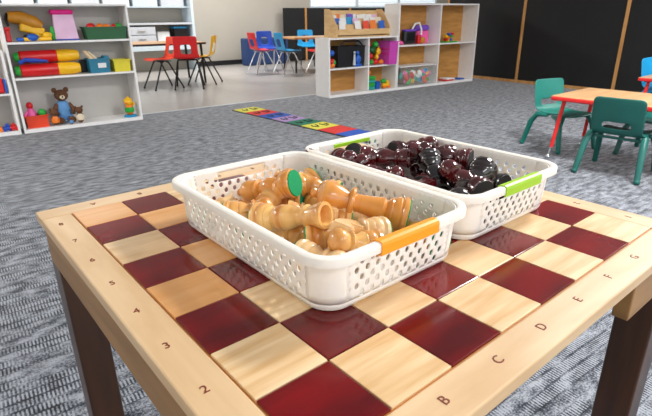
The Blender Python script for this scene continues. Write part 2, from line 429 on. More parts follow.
    for s in ends:
        gp = [(-.0125, .058), (-.0125, .0695), (-.009, .0716), (-.003, .0718), (.0006, .0705), (.0014, .067), (.0012, .0565), (-.0005, .056), (-.0028, .0575)]
        if s == 1: gp = [(-.0125, .0565), (-.0125, .0630), (-.0110, .0645), (-.0030, .0645), (-.0024, .0590), (.0006, .0590), (.0012, .0560)]
        part(t, 'grip', grip_mat, ('p', [(s*0+o_, z) for o_, z in gp], -.0455, .0455, (0, 0, 0)), label=None).matrix_local = Matrix.Translation((0, s*BL_/2, 0)) @ Matrix.Rotation(R(90*s), 4, 'Z')
    return t
FB = (.2210, .2905); BB = (.4690, .3030)
b1 = basket('white perforated basket with an orange grip, full of light wooden chess pieces', orange_pl, bw(FB[0], FB[1], H+.0012), (-1,))
b2 = basket('white perforated basket with lime green grips, full of dark chess pieces', lime_pl, bw(BB[0], BB[1], H+.0012), (-1, 1))

# ------------------------------------------------------------------ chess pieces (origin at base centre, axis +z)
def base_prof(r, k=1):
    return [(r*.90, 0), (r, .002), (r*1.0, .0065), (r*.90, .0085), (r*.88, .0095), (r*.93, .0115), (r*.90, .0155), (r*.80, .0195), (r*.76, .0203), (r*.78, .0220), (r*.68, .0255), (r*.56, .0285)]
PR = {}
PR['pawn'] = (base_prof(.0190) + [(.0092, .034), (.0088, .0365), (.0140, .0380), (.0146, .0400), (.0110, .0420), (.0128, .0460), (.0148, .0520), (.0140, .0575), (.0100, .0620), (.0045, .0642), (0, .0650)], .0190)
PR['rook'] = (base_prof(.0215) + [(.0150, .033), (.0168, .040), (.0160, .048), (.0130, .056), (.0122, .060), (.0165, .062), (.0170, .065), (.0140, .067), (.0155, .071), (.0175, .080), (.0172, .083), (.0128, .083), (.0115, .077), (.010, .072), (0, .072)], .0215)
PR['bishop'] = (base_prof(.0210) + [(.0140, .034), (.0150, .040), (.0140, .048), (.0108, .056), (.0105, .059), (.0155, .061), (.0160, .064), (.0118, .066), (.0135, .070), (.0160, .077), (.0152, .084), (.0105, .091), (.0055, .0945), (.0050, .096), (.0058, .098), (.004, .101), (0, .102)], .0210)
PR['queen'] = (base_prof(.0220) + [(.0155, .033), (.0168, .042), (.0160, .052), (.0122, .064), (.0105, .073), (.0105, .076), (.0140, .078), (.0150, .081), (.0128, .084), (.0135, .090), (.0165, .101), (.0172, .104), (.0165, .1065), (.0125, .1068), (.0105, .102), (.0080, .094), (0, .092)], .0220)
PR['king'] = (base_prof(.0235) + [(0.0165, .033), (0.0138, .048), (0.0127, .062), (0.0123, .069), (0.0193, .0705), (0.0200, .0735), (0.0182, .0765), (0.0132, .078), (0.0138, .0815), (0.0160, .086), (0.0200, .098), (0.0209, .106), (0.0198, .111), (0.0132, .116), (0.0066, .119), (0.0055, .121), (0.0068, .124), (0.0044, .128), (0.0000, .129)], .0235)
PR['knight'] = (base_prof(.0200) + [(.0145, .0300), (.0150, .0320), (.0105, .034), (0, .034)], .0200)
PROTO = {}
def piece(kind, m):
    bm = bmesh.new(); prof, r = PR[kind]
    lathe(bm, prof, n=24, cap=True)
    if kind == 'knight':
        hp = [(-.012, .032), (.011, .032), (.0125, .038), (.009, .044), (.0045, .049), (.0105, .0505), (.0185, .0515), (.0215, .0555), (.0195, .061), (.0115, .0665), (.0065, .0725), (.003, .078), (.0002, .0725), (-.0065, .069), (-.0115, .061), (-.0145, .050), (-.0150, .038)]
        b3 = bmesh.new(); prism(b3, hp, -.0072, .0072)
        bmesh.ops.bevel(b3, geom=list(b3.edges), offset=.0022, segments=2, affect='EDGES')
        me = bpy.data.meshes.new('k'); b3.to_mesh(me); b3.free(); bm.from_mesh(me)
    o = mesh_obj('chess_'+kind, bm, m)
    f = part(o, 'felt_base', blackrub if m in (blackpc, darkpc) else green_felt, ('l', [(r*.90, -.0012), (r*.92, -.0002), (r*.92, .0008)], {'n': 20}))
    return o
#SIMSPLIT
EXPO = -0.05
# resting poses inside each basket: kind, x, y, z of base centre in basket frame, quaternion, material key, label
LIGHT = [
    ('bishop', 0.018, 0.052, 0.062, 0.135, 0.18, -0.778, -0.586),
    ('queen', -0.06, 0.028, 0.036, 0.777, 0.607, 0.102, 0.13),
    ('king', 0.083, -0.102, 0.042, 0.272, 0.22, -0.589, -0.728),
    ('pawn', -0.085, 0.068, 0.036, 0.694, 0.583, 0.272, 0.324),
    ('pawn', -0.07, -0.075, 0.026, 0.731, 0.67, 0.088, 0.096),
    ('pawn', 0.055, 0.078, 0.044, 0.578, 0.503, -0.422, -0.485),
    ('knight', 0.03, -0.11, 0.036, 0.492, 0.358, -0.466, -0.642),
    ('pawn', 0.005, -0.125, 0.032, 0.492, 0.358, -0.466, -0.642),
    ('bishop', 0.08, 0.03, 0.036, 0.237, 0.185, -0.587, -0.752),
    ('knight', 0.06, -0.055, 0.036, 0.452, 0.353, -0.504, -0.646),
    ('rook', 0.03, -0.05, 0.03, 0.324, 0.272, -0.583, -0.694),
    ('pawn', -0.042, -0.052, 0.03, 0.674, 0.606, 0.283, 0.314),
    ('pawn', -0.0922, 0.1366, 0.0222, 0.447, 0.489, 0.553, 0.505),
    ('pawn', 0.0781, 0.1428, 0.0224, 0.668, 0.103, -0.731, -0.089),
    ('rook', 0.0775, -0.1602, 0.0245, 0.32, -0.292, 0.664, 0.609),
    ('bishop', 0.0428, 0.0672, 0.0241, 0.585, -0.227, -0.695, -0.351),
    ('bishop', -0.0773, 0.0445, 0.0228, 0.545, -0.595, 0.212, -0.551),
    ('pawn', 0.0979, 0.1076, 0.0426, 0.034, 0.855, -0.076, -0.512),
    ('pawn', 0.0776, -0.0019, 0.0223, 0.228, -0.071, 0.735, 0.635),
    ('pawn', 0.0577, 0.0578, 0.0222, 0.374, 0.226, -0.703, 0.562),
    ('pawn', 0.0349, -0.0809, 0.0222, 0.255, 0.279, 0.684, 0.625),
    ('pawn', -0.0418, 0.0356, 0.0222, 0.052, 0.268, -0.688, 0.673),
]
DARK = [
    ('rook', -0.03, 0.11, 0.048, 0.706, 0.659, 0.177, 0.189),
    ('bishop', 0.02, 0.082, 0.054, 0.58, 0.541, 0.415, 0.445),
    ('king', 0.044, -0.088, 0.056, 0.499, 0.617, -0.473, -0.383),
    ('rook', 0.03, 0.01, 0.058, 0.512, 0.804, -0.254, -0.162),
    ('pawn', 0.085, 0.004, 0.052, 0.397, 0.304, -0.527, -0.687),
    ('bishop', -0.02, -0.13, 0.044, 0.1, 0.084, 0.637, 0.759),
    ('queen', 0.085, -0.035, 0.05, 0.138, 0.131, -0.676, -0.712),
    ('pawn', -0.07, 0.145, 0.03, 0.557, 0.321, -0.383, -0.663),
    ('pawn', -0.045, 0.155, 0.04, 0.776, 0.606, -0.107, -0.137),
    ('pawn', -0.065, 0.06, 0.034, 0.754, 0.633, 0.112, 0.133),
    ('knight', -0.075, 0.005, 0.03, 0.74, 0.621, 0.166, 0.198),
    ('pawn', 0.06, 0.12, 0.036, 0.628, 0.527, -0.369, -0.439),
    ('pawn', -0.0783, 0.1156, 0.0222, 0.523, 0.313, 0.668, 0.426),
    ('rook', 0.0079, -0.0981, 0.0245, 0.315, 0.02, 0.725, 0.612),
    ('rook', 0.0086, 0.0931, 0.0245, 0.666, -0.334, 0.644, 0.173),
    ('bishop', -0.0215, -0.0217, 0.0241, 0.055, 0.606, 0.409, 0.68),
    ('bishop', 0.0807, -0.1056, 0.0241, 0.658, -0.719, -0.133, -0.18),
    ('pawn', -0.0244, 0.1424, 0.0526, 0.264, 0.606, 0.688, 0.299),
    ('pawn', -0.0147, -0.1302, 0.0222, 0.499, 0.546, 0.497, 0.454),
    ('pawn', 0.0865, 0.1244, 0.0227, 0.67, 0.725, 0.141, -0.067),
    ('pawn', -0.0997, 0.0832, 0.0306, 0.318, -0.549, 0.163, -0.755),
    ('pawn', -0.0825, -0.1423, 0.0222, 0.666, -0.049, 0.737, -0.107),
    ('pawn', 0.0933, 0.0257, 0.0401, 0.421, -0.039, -0.843, -0.332),
]
LL = ['light turned piece lying at the back with its green felt base facing right',
 'large light piece with a hollow crown pointing right, front left of the pile',
 'largest light piece, ring collar and bulbous head, its base behind the orange grip',
 'light pawn lying against the left wall of the front basket',
 'pale pawn low in the near left corner of the front basket',
 'light pawn behind the big collared piece at the back wall',
 'pale horse-head piece lying nearest the orange grip',
 'light pawn lying in the near corner, left of the orange grip',
 'light turned piece lying under the head of the largest light piece',
 'pale horse-head piece lying in the middle beside the collared piece',
 'light castle-shaped piece deep in the middle of the front basket',
 'small light pawn low in front of the hollow-crowned piece'] + [None]*30
LM = {'d': honey, 4: pale, 6: pale, 9: pale, 12: pale}
DL = ['burgundy castle-shaped piece lying at the back left of the dark pile',
 'burgundy turned piece lying just right of the castle-shaped one at the back',
 'large black domed piece lying nearest the near green grip',
 'black round-bodied piece in the middle of the dark pile',
 'burgundy pawn lying against the far right wall of the dark basket',
 'burgundy turned piece low in the near corner of the dark basket',
 'tall burgundy piece lying along the right wall of the dark basket',
 'small burgundy pawn leaning at the far left corner of the dark basket',
 'burgundy pawn beneath the far handle opening of the dark basket',
 'burgundy pawn along the near left wall of the dark basket',
 'burgundy horse-head piece along the near left wall of the dark basket',
 'burgundy pawn against the far right wall near the handle opening'] + [None]*30
DM = {'d': darkpc, 2: blackpc, 3: blackpc, 13: blackpc, 16: blackpc}

def place(lst, cen, mats, labels, group):
    for i, (kind, x, y, z, *q) in enumerate(lst):
        m = mats[i] if i in mats else mats['d']
        key = (kind, m.name)
        M = Matrix.Translation(bw(cen[0], cen[1], H+.0012)) @ Matrix.Rotation(R(BR), 4, 'Z') @ Matrix.Translation((x, y, z)) @ Vector4(q)
        if key not in PROTO: o = PROTO[key] = piece(kind, m)
        else: o = copy_tree(PROTO[key])
        o.rotation_mode = 'QUATERNION'; o.location = M.to_translation(); o.rotation_quaternion = M.to_quaternion()
        lb = labels[i]
        if lb is None:
            kw = {'pawn': 'pawn', 'rook': 'castle-shaped piece', 'bishop': 'tall round-headed piece', 'knight': 'horse-head piece', 'queen': 'crowned piece', 'king': 'king'}[kind]
            cw = {'honey_wood': 'honey-coloured', 'pale_wood': 'pale', 'burgundy_piece': 'burgundy', 'black_piece': 'black'}[m.name]
            lb = '%s %s low in the %s %s of the %s basket' % (cw, kw, 'far' if y > .06 else 'near' if y < -.06 else 'middle', 'left' if x < 0 else 'right', 'orange-gripped' if cen is FB else 'green-gripped')
        tag(o, lb, 'chess piece', group)
def Vector4(q):
    from mathutils import Quaternion
    return Quaternion(q).to_matrix().to_4x4()

place(LIGHT, FB, LM, LL, 'light wooden chess pieces in the orange-gripped basket')
place(DARK, BB, DM, DL, 'dark chess pieces in the green-gripped basket')

# ------------------------------------------------------------------ number mat on the carpet
mt = thing('floor_mat', 'long narrow mat of coloured squares lying on the carpet beyond the table', 'mat', (2.45, 4.98, .003), -84)
cols = [matyel, matred, matblue, matlil, matgrn, matyel, matred, matblue, matgrn, matlil]
part(mt, 'mat_backing', blackrub, ('b', (1.21, 0, .003), (2.46, .315, .006), .001))
for k, cm in enumerate(cols):
    part(mt, 'colour_square', cm, ('b', (.105+.243*k, .0, .0075), (.236, .285, .004), .001))
    if k in (0, 1, 2, 3, 4, 5):
        x0 = .105+.243*k
        pts = [(x0-.05, -.07, .0102), (x0+.0, -.09, .0102), (x0+.04, -.05, .0102), (x0+.0, -.03, .0102), (x0-.05, -.02, .0102)]
        pts2 = [(x0-.05, .03, .0102), (x0+.05, .04, .0102), (x0+.02, .09, .0102), (x0-.04, .085, .0102)]
        part(mt, 'printed_mark', blackrub, ('t', pts, .006, 6), ('t', pts2, .006, 6))

# ------------------------------------------------------------------ shelf units
def panelbox(x0, x1, y0, y1, z0, z1, bev=.0015): return ('b', ((x0+x1)/2, (y0+y1)/2, (z0+z1)/2), (x1-x0, y1-y0, z1-z0), bev)
def shelf_unit(label, loc, W, D, Hh, shelves, dividers, back):
    """origin front-left bottom corner, +y is depth"""
    t = thing('shelf_unit', label, 'shelf', loc)
    T = .02
    part(t, 'side_panel', mel, panelbox(0, T, 0, D, 0, Hh)); part(t, 'side_panel', mel, panelbox(W-T, W, 0, D, 0, Hh))
    part(t, 'top_panel', mel, panelbox(T, W-T, 0, D, Hh-T, Hh))
    part(t, 'bottom_panel', mel, panelbox(T, W-T, .0, D-.01, 0, .035))
    for z, x0, x1 in shelves: part(t, 'shelf', mel, panelbox(x0+.001, x1-.001, .002, D-.012, z-.018, z))
    for x in dividers: part(t, 'divider', mel, panelbox(x-T/2, x+T/2, .001, D-.012, .036, Hh-T-.001))
    part(t, 'back_panel', back, panelbox(T, W-T, D-.01, D, .01, Hh-T-.001, 0))
    return t
shelf_unit('tall white three-tier shelf full of toys at the left of the room', (.245, 5.1, 0), 1.085, .30, 1.125, [(.497, .02, 1.065), (.805, .02, 1.065)], [], melback)
shelf_unit('low white shelf cut off by the left edge of the photo', (-.93, 5.1, 0), 1.15, .30, .74, [(.374, .02, 1.13)], [], melback)
shelf_unit('low white cubby shelf with wooden book organiser on top', (3.68, 5.01, 0), 1.18, .30, .735, [(.365, .02, .65), (.365, .67, 1.16)], [.66], tanback)
shelf_unit('tall white four-cubby shelf beside the black boards', (4.865, 5.01, 0), 1.665, .30, 1.145, [(.603, .02, .82), (.603, .84, 1.645)], [.83], tanback)

# --- left shelf, top tier (z .805)
ZT = .806
t = thing('toy_excavator', 'yellow and brown toy digger at the left end of the top tier', 'toy', (.48, 5.26, ZT))
part(t, 'body', yellow, ('b', (.02, 0, .10), (.2, .09, .07), .015, (0, 14, 0)), ('b', (.09, 0, .05), (.12, .08, .05), .012))
part(t, 'arm', ochre, ('t', [(-.15, 0, .21), (-.06, 0, .2), (.04, 0, .155), (.1, 0, .12)], [.045, .06, .065, .045], 10))
part(t, 'hook', blackpl, ('t', [(-.15, 0, .24), (-.17, 0, .19), (-.16, 0, .13)], .012))
part(t, 'wheel', blackrub, ('l', [(.028, -.015), (.03, 0), (.028, .015)], (-.04, -.05, .031), (90, 0, 0)))
part(t, 'wheel', blackrub, ('l', [(.028, -.015), (.03, 0), (.028, .015)], (.12, -.05, .031), (90, 0, 0)))
t = thing('toy_vehicle', 'blue and yellow flat toy in front of the digger', 'toy', (.50, 5.15, ZT))
part(t, 'body', yellow, ('b', (0, 0, .02), (.26, .05, .03), .01), ('s', (.10, 0, .05), (.04, .03, .03)))
part(t, 'cab', blue, ('s', (-.02, -.01, .035), (.05, .035, .032)), ('b', (-.12, 0, .02), (.06, .06, .03), .01))
o = part(None, 'toy_block', red, ('b', (.297, 5.19, ZT+.11), (.05, .06, .03), .008), ('b', (.295, 5.19, ZT+.048), (.04, .05, .096), .008)); tag(o, 'red toy block standing against the left side of the top tier', 'toy')
o = part(None, 'toy_ball', green, ('s', (.655, 5.2, ZT+.065), (.022, .022, .065))); tag(o, 'small green toy beside the pink case', 'toy')
t = thing('toy_case', 'pale pink upright drawing case with a magenta handle', 'toy', (.77, 5.22, ZT))
part(t, 'body', palepink, ('p', [(-.10, .008), (.10, .008), (.08, .225), (-.09, .225)], -.03, .03, (0, 0, 0)))
part(t, 'handle', magenta, ('b', (-.01, 0, .245), (.20, .09, .045), .02))
part(t, 'base', royal, ('b', (0, 0, .006), (.21, .07, .012), .003))
def bin_(nm, label, m, loc, w, d, h, rz=0, taper=.88, rim=.008):
    t = thing(nm, label, 'bin', loc, rz); part(t, 'bin_body', m, ('o', w, d, h, {'taper': taper, 'rimw': rim})); return t
bin_('toy_bin', 'long dark green bin of play food on the top tier', dkgreen, (1.11, 5.21, ZT), .395, .2, .115)
for nm, m_, x, s_, lb in (('play_tomato', red, .99, (.045, .04, .04), 'red play food lying in the green bin'), ('play_orange', orange, 1.07, (.035, .035, .035), 'orange play food ball in the middle of the green bin'),
                          ('play_carrot', orange, 1.13, (.04, .03, .03), 'orange play food right of the ball in the green bin'), ('play_tomato', red, 1.2, (.03, .03, .028), 'small red play food near the right end of the green bin'), ('play_lettuce', green, 1.245, (.035, .04, .035), 'green play food at the right end of the green bin')):
    o = part(None, nm, m_, ('s', (x, 5.19, ZT+.108), s_), ('s', (x+.01, 5.2, ZT+.105+s_[2]*.6), (s_[0]*.5, s_[1]*.5, s_[2]*.55))); tag(o, lb, 'play food', 'play food in the green bin')
o = part(None, 'play_food_filling', cream, ('b', (1.11, 5.21, ZT+.05), (.3, .13, .09), .02)); tag(o, 'pale play food filling the green bin', 'play food')
# --- middle tier
ZM = .498
for z, x0, yy, lb in ((.058, .33, 5.19, 'red and yellow foam tube, lower of the two on the middle tier'), (.172, .345, 5.24, 'red and yellow foam tube lying above the other')):
    t = thing('toy_tube', lb, 'toy', (x0, yy, ZM+z), group='red and yellow foam tubes')
    part(t, 'red_sleeve', red, ('l', [(.045, 0), (.055, .01), (.055, .30), (.05, .31)], (0, 0, 0), (0, 90, -2)))
    part(t, 'yellow_end', yellow, ('l', [(.050, .31), (.056, .318), (.056, .40), (.052, .46), (.04, .50), (.0, .505)], (0, 0, 0), (0, 90, -2)))
    part(t, 'green_cap', green, ('l', [(.0, -.045), (.035, -.04), (.044, -.02), (.045, -.001)], (0, 0, 0), (0, 90, -2)))
o = part(None, 'toy_shovel', royal, ('t', [(.37, 5.13, ZM+.155), (.46, 5.125, ZM+.145), (.56, 5.13, ZM+.135)], [.018, .02, .010]), ('t', [(.33, 5.13, ZM+.128), (.37, 5.13, ZM+.15)], .018)); tag(o, 'blue toy shovel resting across the red tubes', 'toy')
t = bin_('marker_bin', 'teal bin with a white label holding wooden sticks', tealbin, (1.00, 5.2, ZM), .2, .17, .135)
part(t, 'label_card', paper, ('b', (.02, -.083, .07), (.075, .003, .045), 0, (7, 0, 0)))
part(t, 'bin_lug', tealbin, ('b', (.075, .0, .14), (.05, .12, .03), .008))
for k in range(4):
    x = .945+.022*k
    o = part(None, 'craft_stick', cream if k % 2 else birch, ('b', (x-.02-.012*k*.3, 5.19, ZM+.145), (.016, .006, .15), .002, (0, -34-3*k, 0))); tag(o, ['leftmost', 'second', 'third', 'rightmost'][k]+' of the wooden sticks leaning in the teal bin', 'stick', 'sticks in the teal bin')
o = part(None, 'toy_case', blackpl, ('b', (.895, 5.33, ZM+.06), (.07, .05, .12), .008)); tag(o, 'small black case behind the teal bin', 'case')
bin_('toy_bin', 'small lemon yellow bin at the right end of the middle tier', lemon, (1.21, 5.2, ZM), .17, .17, .115)
# --- bottom tier
ZB = .036
bin_('toy_bin', 'orange-red bin holding a pink doll on the bottom tier', brick, (.375, 5.21, ZB), .2, .16, .115)
t = thing('doll', 'pink dressed doll sitting in the orange-red bin', 'doll', (.34, 5.21, ZB+.03))
part(t, 'dress', pink, ('l', [(.05, 0), (.048, .06), (.04, .11), (.02, .15), (.0, .155)], (0, 0, 0)), ('t', [(-.03, -.02, .12), (-.06, -.03, .08)], .014))
part(t, 'head', red, ('s', (.0, 0, .17), (.03, .03, .035)))
o = part(None, 'toy_ball', green, ('s', (.43, 5.19, ZB+.13), .036)); tag(o, 'bright green ball on top of the orange-red bin', 'ball')
t = thing('teddy_bear', 'large brown teddy bear in blue overalls sitting on the bottom tier', 'teddy bear', (.63, 5.26, ZB))
bear = bmesh.new()
ball(bear, (0, .02, .12), (.06, .05, .09)); ball(bear, (0, .0, .265), (.062, .052, .055)); ball(bear, (-.052, .01, .315), (.024, .014, .024)); ball(bear, (.052, .01, .315), (.024, .014, .024))
tube(bear, [(-.05, 0, .18), (-.085, -.02, .13), (-.07, -.05, .09)], [.024, .022, .02]); tube(bear, [(.05, 0, .18), (.085, -.02, .13), (.07, -.05, .09)], [.024, .022, .02])
tube(bear, [(-.03, 0, .05), (-.05, -.07, .035), (-.055, -.09, .035)], [.034, .03, .03]); tube(bear, [(.03, 0, .05), (.05, -.07, .035), (.055, -.09, .035)], [.034, .03, .03])
mesh_obj('body', bear, brown, t)
part(t, 'overalls', denim, ('l', [(.052, .03), (.066, .07), (.066, .14), (.058, .185), (.03, .21)], (0, .015, 0)), ('t', [(-.03, 0, .05), (-.047, -.06, .037)], [.039, .035]), ('t', [(.03, 0, .05), (.047, -.06, .037)], [.039, .035]))
part(t, 'muzzle', cream, ('s', (0, -.045, .25), (.024, .02, .02)))
part(t, 'eye', blackrub, ('s', (-.022, -.046, .28), .007)); part(t, 'eye', blackrub, ('s', (.022, -.046, .28), .007)); part(t, 'nose', blackrub, ('s', (0, -.064, .257), .008))
for x, lb in ((.525, 'small brown bear figure left of the large teddy'), (.745, 'small brown bear figure right of the large teddy'), (.655, 'small brown bear figure sitting in the large teddy\'s lap')):
    t2 = thing('bear_figure', lb, 'teddy bear', (x, 5.15 if x != .655 else 5.11, ZB), group='small bears around the teddy')
    k = 1.0 if x != .655 else .5
    part(t2, 'body', brown, ('s', (0, 0, .055*k), (.035*k, .03*k, .055*k)), ('s', (0, 0, .125*k), (.035*k, .03*k, .032*k)), ('s', (-.03*k, 0, .155*k), .012*k), ('s', (.03*k, 0, .155*k), .012*k))
    part(t2, 'shirt', [orange, cream, denim][[.525, .745, .655].index(x)], ('l', [(.036*k, .03*k), (.038*k, .06*k), (.025*k, .09*k)], (0, 0, 0)))
t = thing('duck_toy', 'yellow duck figure with green waistcoat on a blue base', 'toy', (1.225, 5.17, ZB))
part(t, 'base', skyb, ('l', [(.06, 0), (.062, .01), (.055, .02)], (0, 0, 0)))
part(t, 'body', orange, ('s', (0, 0, .075), (.045, .04, .06)))
part(t, 'waistcoat', green, ('l', [(.043, .05), (.047, .07), (.042, .1)], (0, -.003, 0)))
part(t, 'head', yellow, ('s', (-.005, 0, .15), (.04, .038, .036)), ('t', [(-.045, -.01, .165), (-.005, -.01, .19), (.035, 0, .17)], [.012, .02, .01]), ('s', (.045, 0, .13), (.016, .014, .022)))
part(t, 'beak', orange, ('s', (-.03, -.035, .145), (.016, .016, .008)))
# --- low left unit
t = thing('toy_box', 'red toy with yellow disc and blue side on the low left shelf', 'toy', (.12, 5.15, .375))
part(t, 'body', red, ('b', (0, 0, .07), (.10, .08, .13), .012)); part(t, 'disc', yellow, ('l', [(.03, 0), (.03, .008)], (-.02, -.04, .08), (90, 0, 0))); part(t, 'side', blue, ('b', (.062, .0, .065), (.02, .08, .12), .006))
for k, (x, m_, lb) in enumerate(((-.02, blue, 'blue'), (.05, orange, 'orange'), (.12, royal, 'dark blue'), (.17, red, 'red'))):
    o = part(None, 'toy_car', m_, ('b', (x, 5.17, ZB+.025), (.07, .06, .03), .01), ('b', (x+.005, 5.17, ZB+.05), (.035, .045, .03), .01), *[('l', [(.012, -.006), (.012, .006)], (x+dx, 5.135, ZB+.012), (90, 0, 0)) for dx in (-.02, .02)]); tag(o, lb+' toy car at the bottom of the low left shelf', 'toy car', 'toy cars on the low left shelf')

# --- low centre unit
ZL = .366
t = thing('toy_case', 'black bin packed with dark and blue toys in the upper left cubby', 'bin', (4.095, 5.17, ZL))
part(t, 'bin_body', blackpl, ('o', .47, .2, .26, {'taper': .92}))
part(t, 'handle', blackpl, ('t', [(-.2, -.09, .26), (-.12, -.09, .32), (.12, -.09, .32), (.2, -.09, .26)], .01))
o = part(None, 'toy_figure', blue, ('s', (4.19, 5.055, ZL+.09), (.045, .025, .06)), ('s', (4.18, 5.055, ZL+.17), (.025, .02, .03)), ('b', (4.19, 5.055, ZL+.018), (.12, .03, .036), .01)); tag(o, 'blue toy figure in front of the black bin', 'toy')
o = part(None, 'toy_figure', greyplas, ('t', [(4.12, 5.05, ZL+.02), (4.125, 5.05, ZL+.16)], [.02, .012]), ('s', (4.125, 5.05, ZL+.18), .017)); tag(o, 'slim grey toy figure beside the blue one', 'toy')
o = part(None, 'toy_ball', blue, ('s', (3.755, 5.06, ZL+.187), .04)); tag(o, 'blue ball above the multicoloured ball', 'ball')
t = thing('beach_ball', 'green, red and orange ball at the left of the upper left cubby', 'ball', (3.762, 5.055, ZL))
for k, m_ in enumerate((green, red, orange)):
    part(t, 'colour_panel', m_, ('s', (.012*math.cos(2.1*k+.3), .0, .066+.022*math.sin(2.1*k+.3)), .042))
vg = [((4.43, 5.06, .04), (.03, .03, .03), green, 'green'), ((4.50, 5.06, .04), (.05, .035, .035), red, 'red'), ((4.60, 5.06, .035), (.045, .03, .03), orange, 'orange'), ((4.45, 5.12, .11), (.05, .04, .04), red, 'large red'),
      ((4.555, 5.1, .1), (.03, .03, .035), yellow, 'yellow'), ((4.60, 5.12, .17), (.04, .03, .05), yellow, 'tall yellow'), ((4.50, 5.14, .19), (.06, .05, .05), dkgreen, 'dark green'), ((4.56, 5.14, .26), (.045, .045, .04), green, 'bright green'), ((4.43, 5.15, .26), (.045, .04, .04), red, 'dark red')]
for p_, s_, m_, lb in vg:
    o = part(None, 'play_vegetable', m_, ('s', (p_[0], p_[1], ZL+p_[2]), s_), ('t', [(p_[0], p_[1], ZL+p_[2]+s_[2]*.8), (p_[0]+.01, p_[1], ZL+p_[2]+s_[2]*1.35)], [.008, .004])); tag(o, lb+' play vegetable in the heap left of the orchid bin', 'play food', 'play vegetables in the cubby')
t = bin_('toy_bin', 'orchid pink slotted bin jutting out of the upper right cubby', orchid, (4.748, 5.09, ZL), .17, .26, .30, taper=.84)
part(t, 'rib', magenta, ('b', (-.083, 0, .20), (.012, .2, .012), .003), ('b', (-.081, 0, .14), (.012, .2, .012), .003))
t = thing('toy_bucket', 'teal and green striped toy basket in the lower right cubby', 'bin', (4.44, 5.12, ZB))
for k in range(4): part(t, 'stacked_tray', [aqua, green, aqua, green][k], ('b', (0, 0, .025+.045*k), (.13+.008*k, .12, .042), .008))
o = part(None, 'toy_ball', orange, ('s', (4.42, 5.12, ZB+.225), (.045, .04, .035)), ('t', [(4.40, 5.12, ZB+.22), (4.46, 5.11, ZB+.24)], [.03, .01])); tag(o, 'orange toy lying on the striped basket', 'toy')
o = part(None, 'toy_cup', blue, ('l', [(.035, 0), (.045, .10), (.04, .10), (.032, .01)], (4.575, 5.10, ZB)), ('t', [(4.62, 5.1, ZB+.03), (4.645, 5.1, ZB+.05), (4.62, 5.1, ZB+.08)], .006)); tag(o, 'blue toy cup between striped basket and yellow truck', 'toy')
t = thing('toy_truck', 'yellow toy truck with green load in the lower right cubby', 'toy', (4.72, 5.10, ZB))
part(t, 'body', yellow, ('b', (0, 0, .045), (.13, .07, .045), .01), ('b', (.035, 0, .08), (.045, .06, .05), .01)); part(t, 'load', green, ('s', (-.025, 0, .1), (.05, .03, .03)))
for dx in (-.04, .04): part(t, 'wheel', orange, ('l', [(.022, -.01), (.022, .01)], (dx, -.036, .023), (90, 0, 0)))
# wooden book organiser on the low unit
t = thing('book_organiser', 'light wooden tiered organiser full of cards on the low cubby shelf', 'organiser', (4.26, 5.15, .7355))
W2 = .47
side = [(-.135, 0), (.14, 0), (.14, .34), (.04, .34), (-.02, .29), (-.08, .20), (-.135, .13)]
def sidepanel(x): return ('p', [(a, z) for a, z in side], -.006, .006, (x, 0, 0), (0, 0, 90))
part(t, 'side_panel', birch, sidepanel(-W2+.0+.03)); part(t, 'side_panel', birch, sidepanel(W2-.03))
part(t, 'base_panel', birch, ('b', (0, -.005, .008), (2*W2-.07, .26, .014), .002))
for yy, zz in ((-.134, .10), (-.045, .155), (.035, .225), (.124, .325)): part(t, 'tier_panel', birch, ('b', (0, yy, zz/2+.015), (2*W2-.073, .01, zz-.03), .002))
pal = [paper, skyb, paper, orange, paper, palepink, paper, blue, cream, paper, green, paper, purple, brick, paper]
for row, (yy, zz, n_) in enumerate(((-.09, .085, 6), (-.005, .165, 8), (.08, .245, 9))):
    for k in range(n_):
        x = -.39+.78*(k+.5)/n_ + rnd.uniform(-.01, .01)
        if rnd.random() < .03: continue
        ci = (k*4+row*7+k//2) % 15; hh = .15+rnd.uniform(-.02, .02)
        o = part(None, 'flash_card', pal[ci], ('b', (4.26+x, 5.15+yy+rnd.uniform(-.012, .012), .7355+zz/2+.078), (.10, .004, hh), 0, (-9, rnd.uniform(-5, 5), 0)))
        tag(o, ('white', 'sky blue', 'white', 'orange', 'white', 'pale pink', 'white', 'blue', 'cream', 'white', 'green', 'white', 'purple', 'orange-red', 'white')[ci]+' card in the '+('front', 'middle', 'back')[row]+' row in the wooden organiser, '+('first', 'second', 'third', 'fourth', 'fifth', 'sixth', 'seventh', 'eighth', 'ninth')[k]+' from the left', 'card', 'cards in the wooden organiser')
# --- tall unit
ZU = .604
t = thing('toy_handbag', 'black play bag with white handles in the top left cubby', 'bag', (5.16, 5.12, ZU)); t.scale = (1.2, 1, 1.15)
part(t, 'body', blackpl, ('b', (0, 0, .09), (.21, .09, .17), .04)); part(t, 'trim', purple, ('b', (0, -.012, .165), (.19, .085, .025), .01))
part(t, 'handle', paper, ('t', [(.03, -.03, .17), (.07, -.04, .24), (.14, -.04, .25), (.18, -.04, .17), (.18, -.04, .11)], .012))
t = thing('play_pouch', 'bright pink play purse left of the black bag', 'bag', (4.957, 5.12, ZU)); part(t, 'body', pink, ('b', (.02, 0, .035), (.14, .07, .05), .02, (0, 12, 0)), ('b', (-.045, 0, .13), (.05, .06, .11), .02))
t = thing('play_pouch', 'red and orange play pouch right of the black bag', 'bag', (5.375, 5.10, ZU)); part(t, 'body', red, ('b', (-.03, 0, .065), (.06, .06, .12), .02)); part(t, 'flap', ochre, ('b', (.05, 0, .05), (.10, .06, .09), .03))
t = thing('toy_backpack', 'hot pink backpack with purple top in the top left cubby', 'bag', (5.53, 5.23, ZU))
part(t, 'body', pink, ('b', (0, 0, .09), (.24, .1, .18), .03)); part(t, 'lid', purple, ('b', (-.02, 0, .215), (.28, .11, .08), .03))
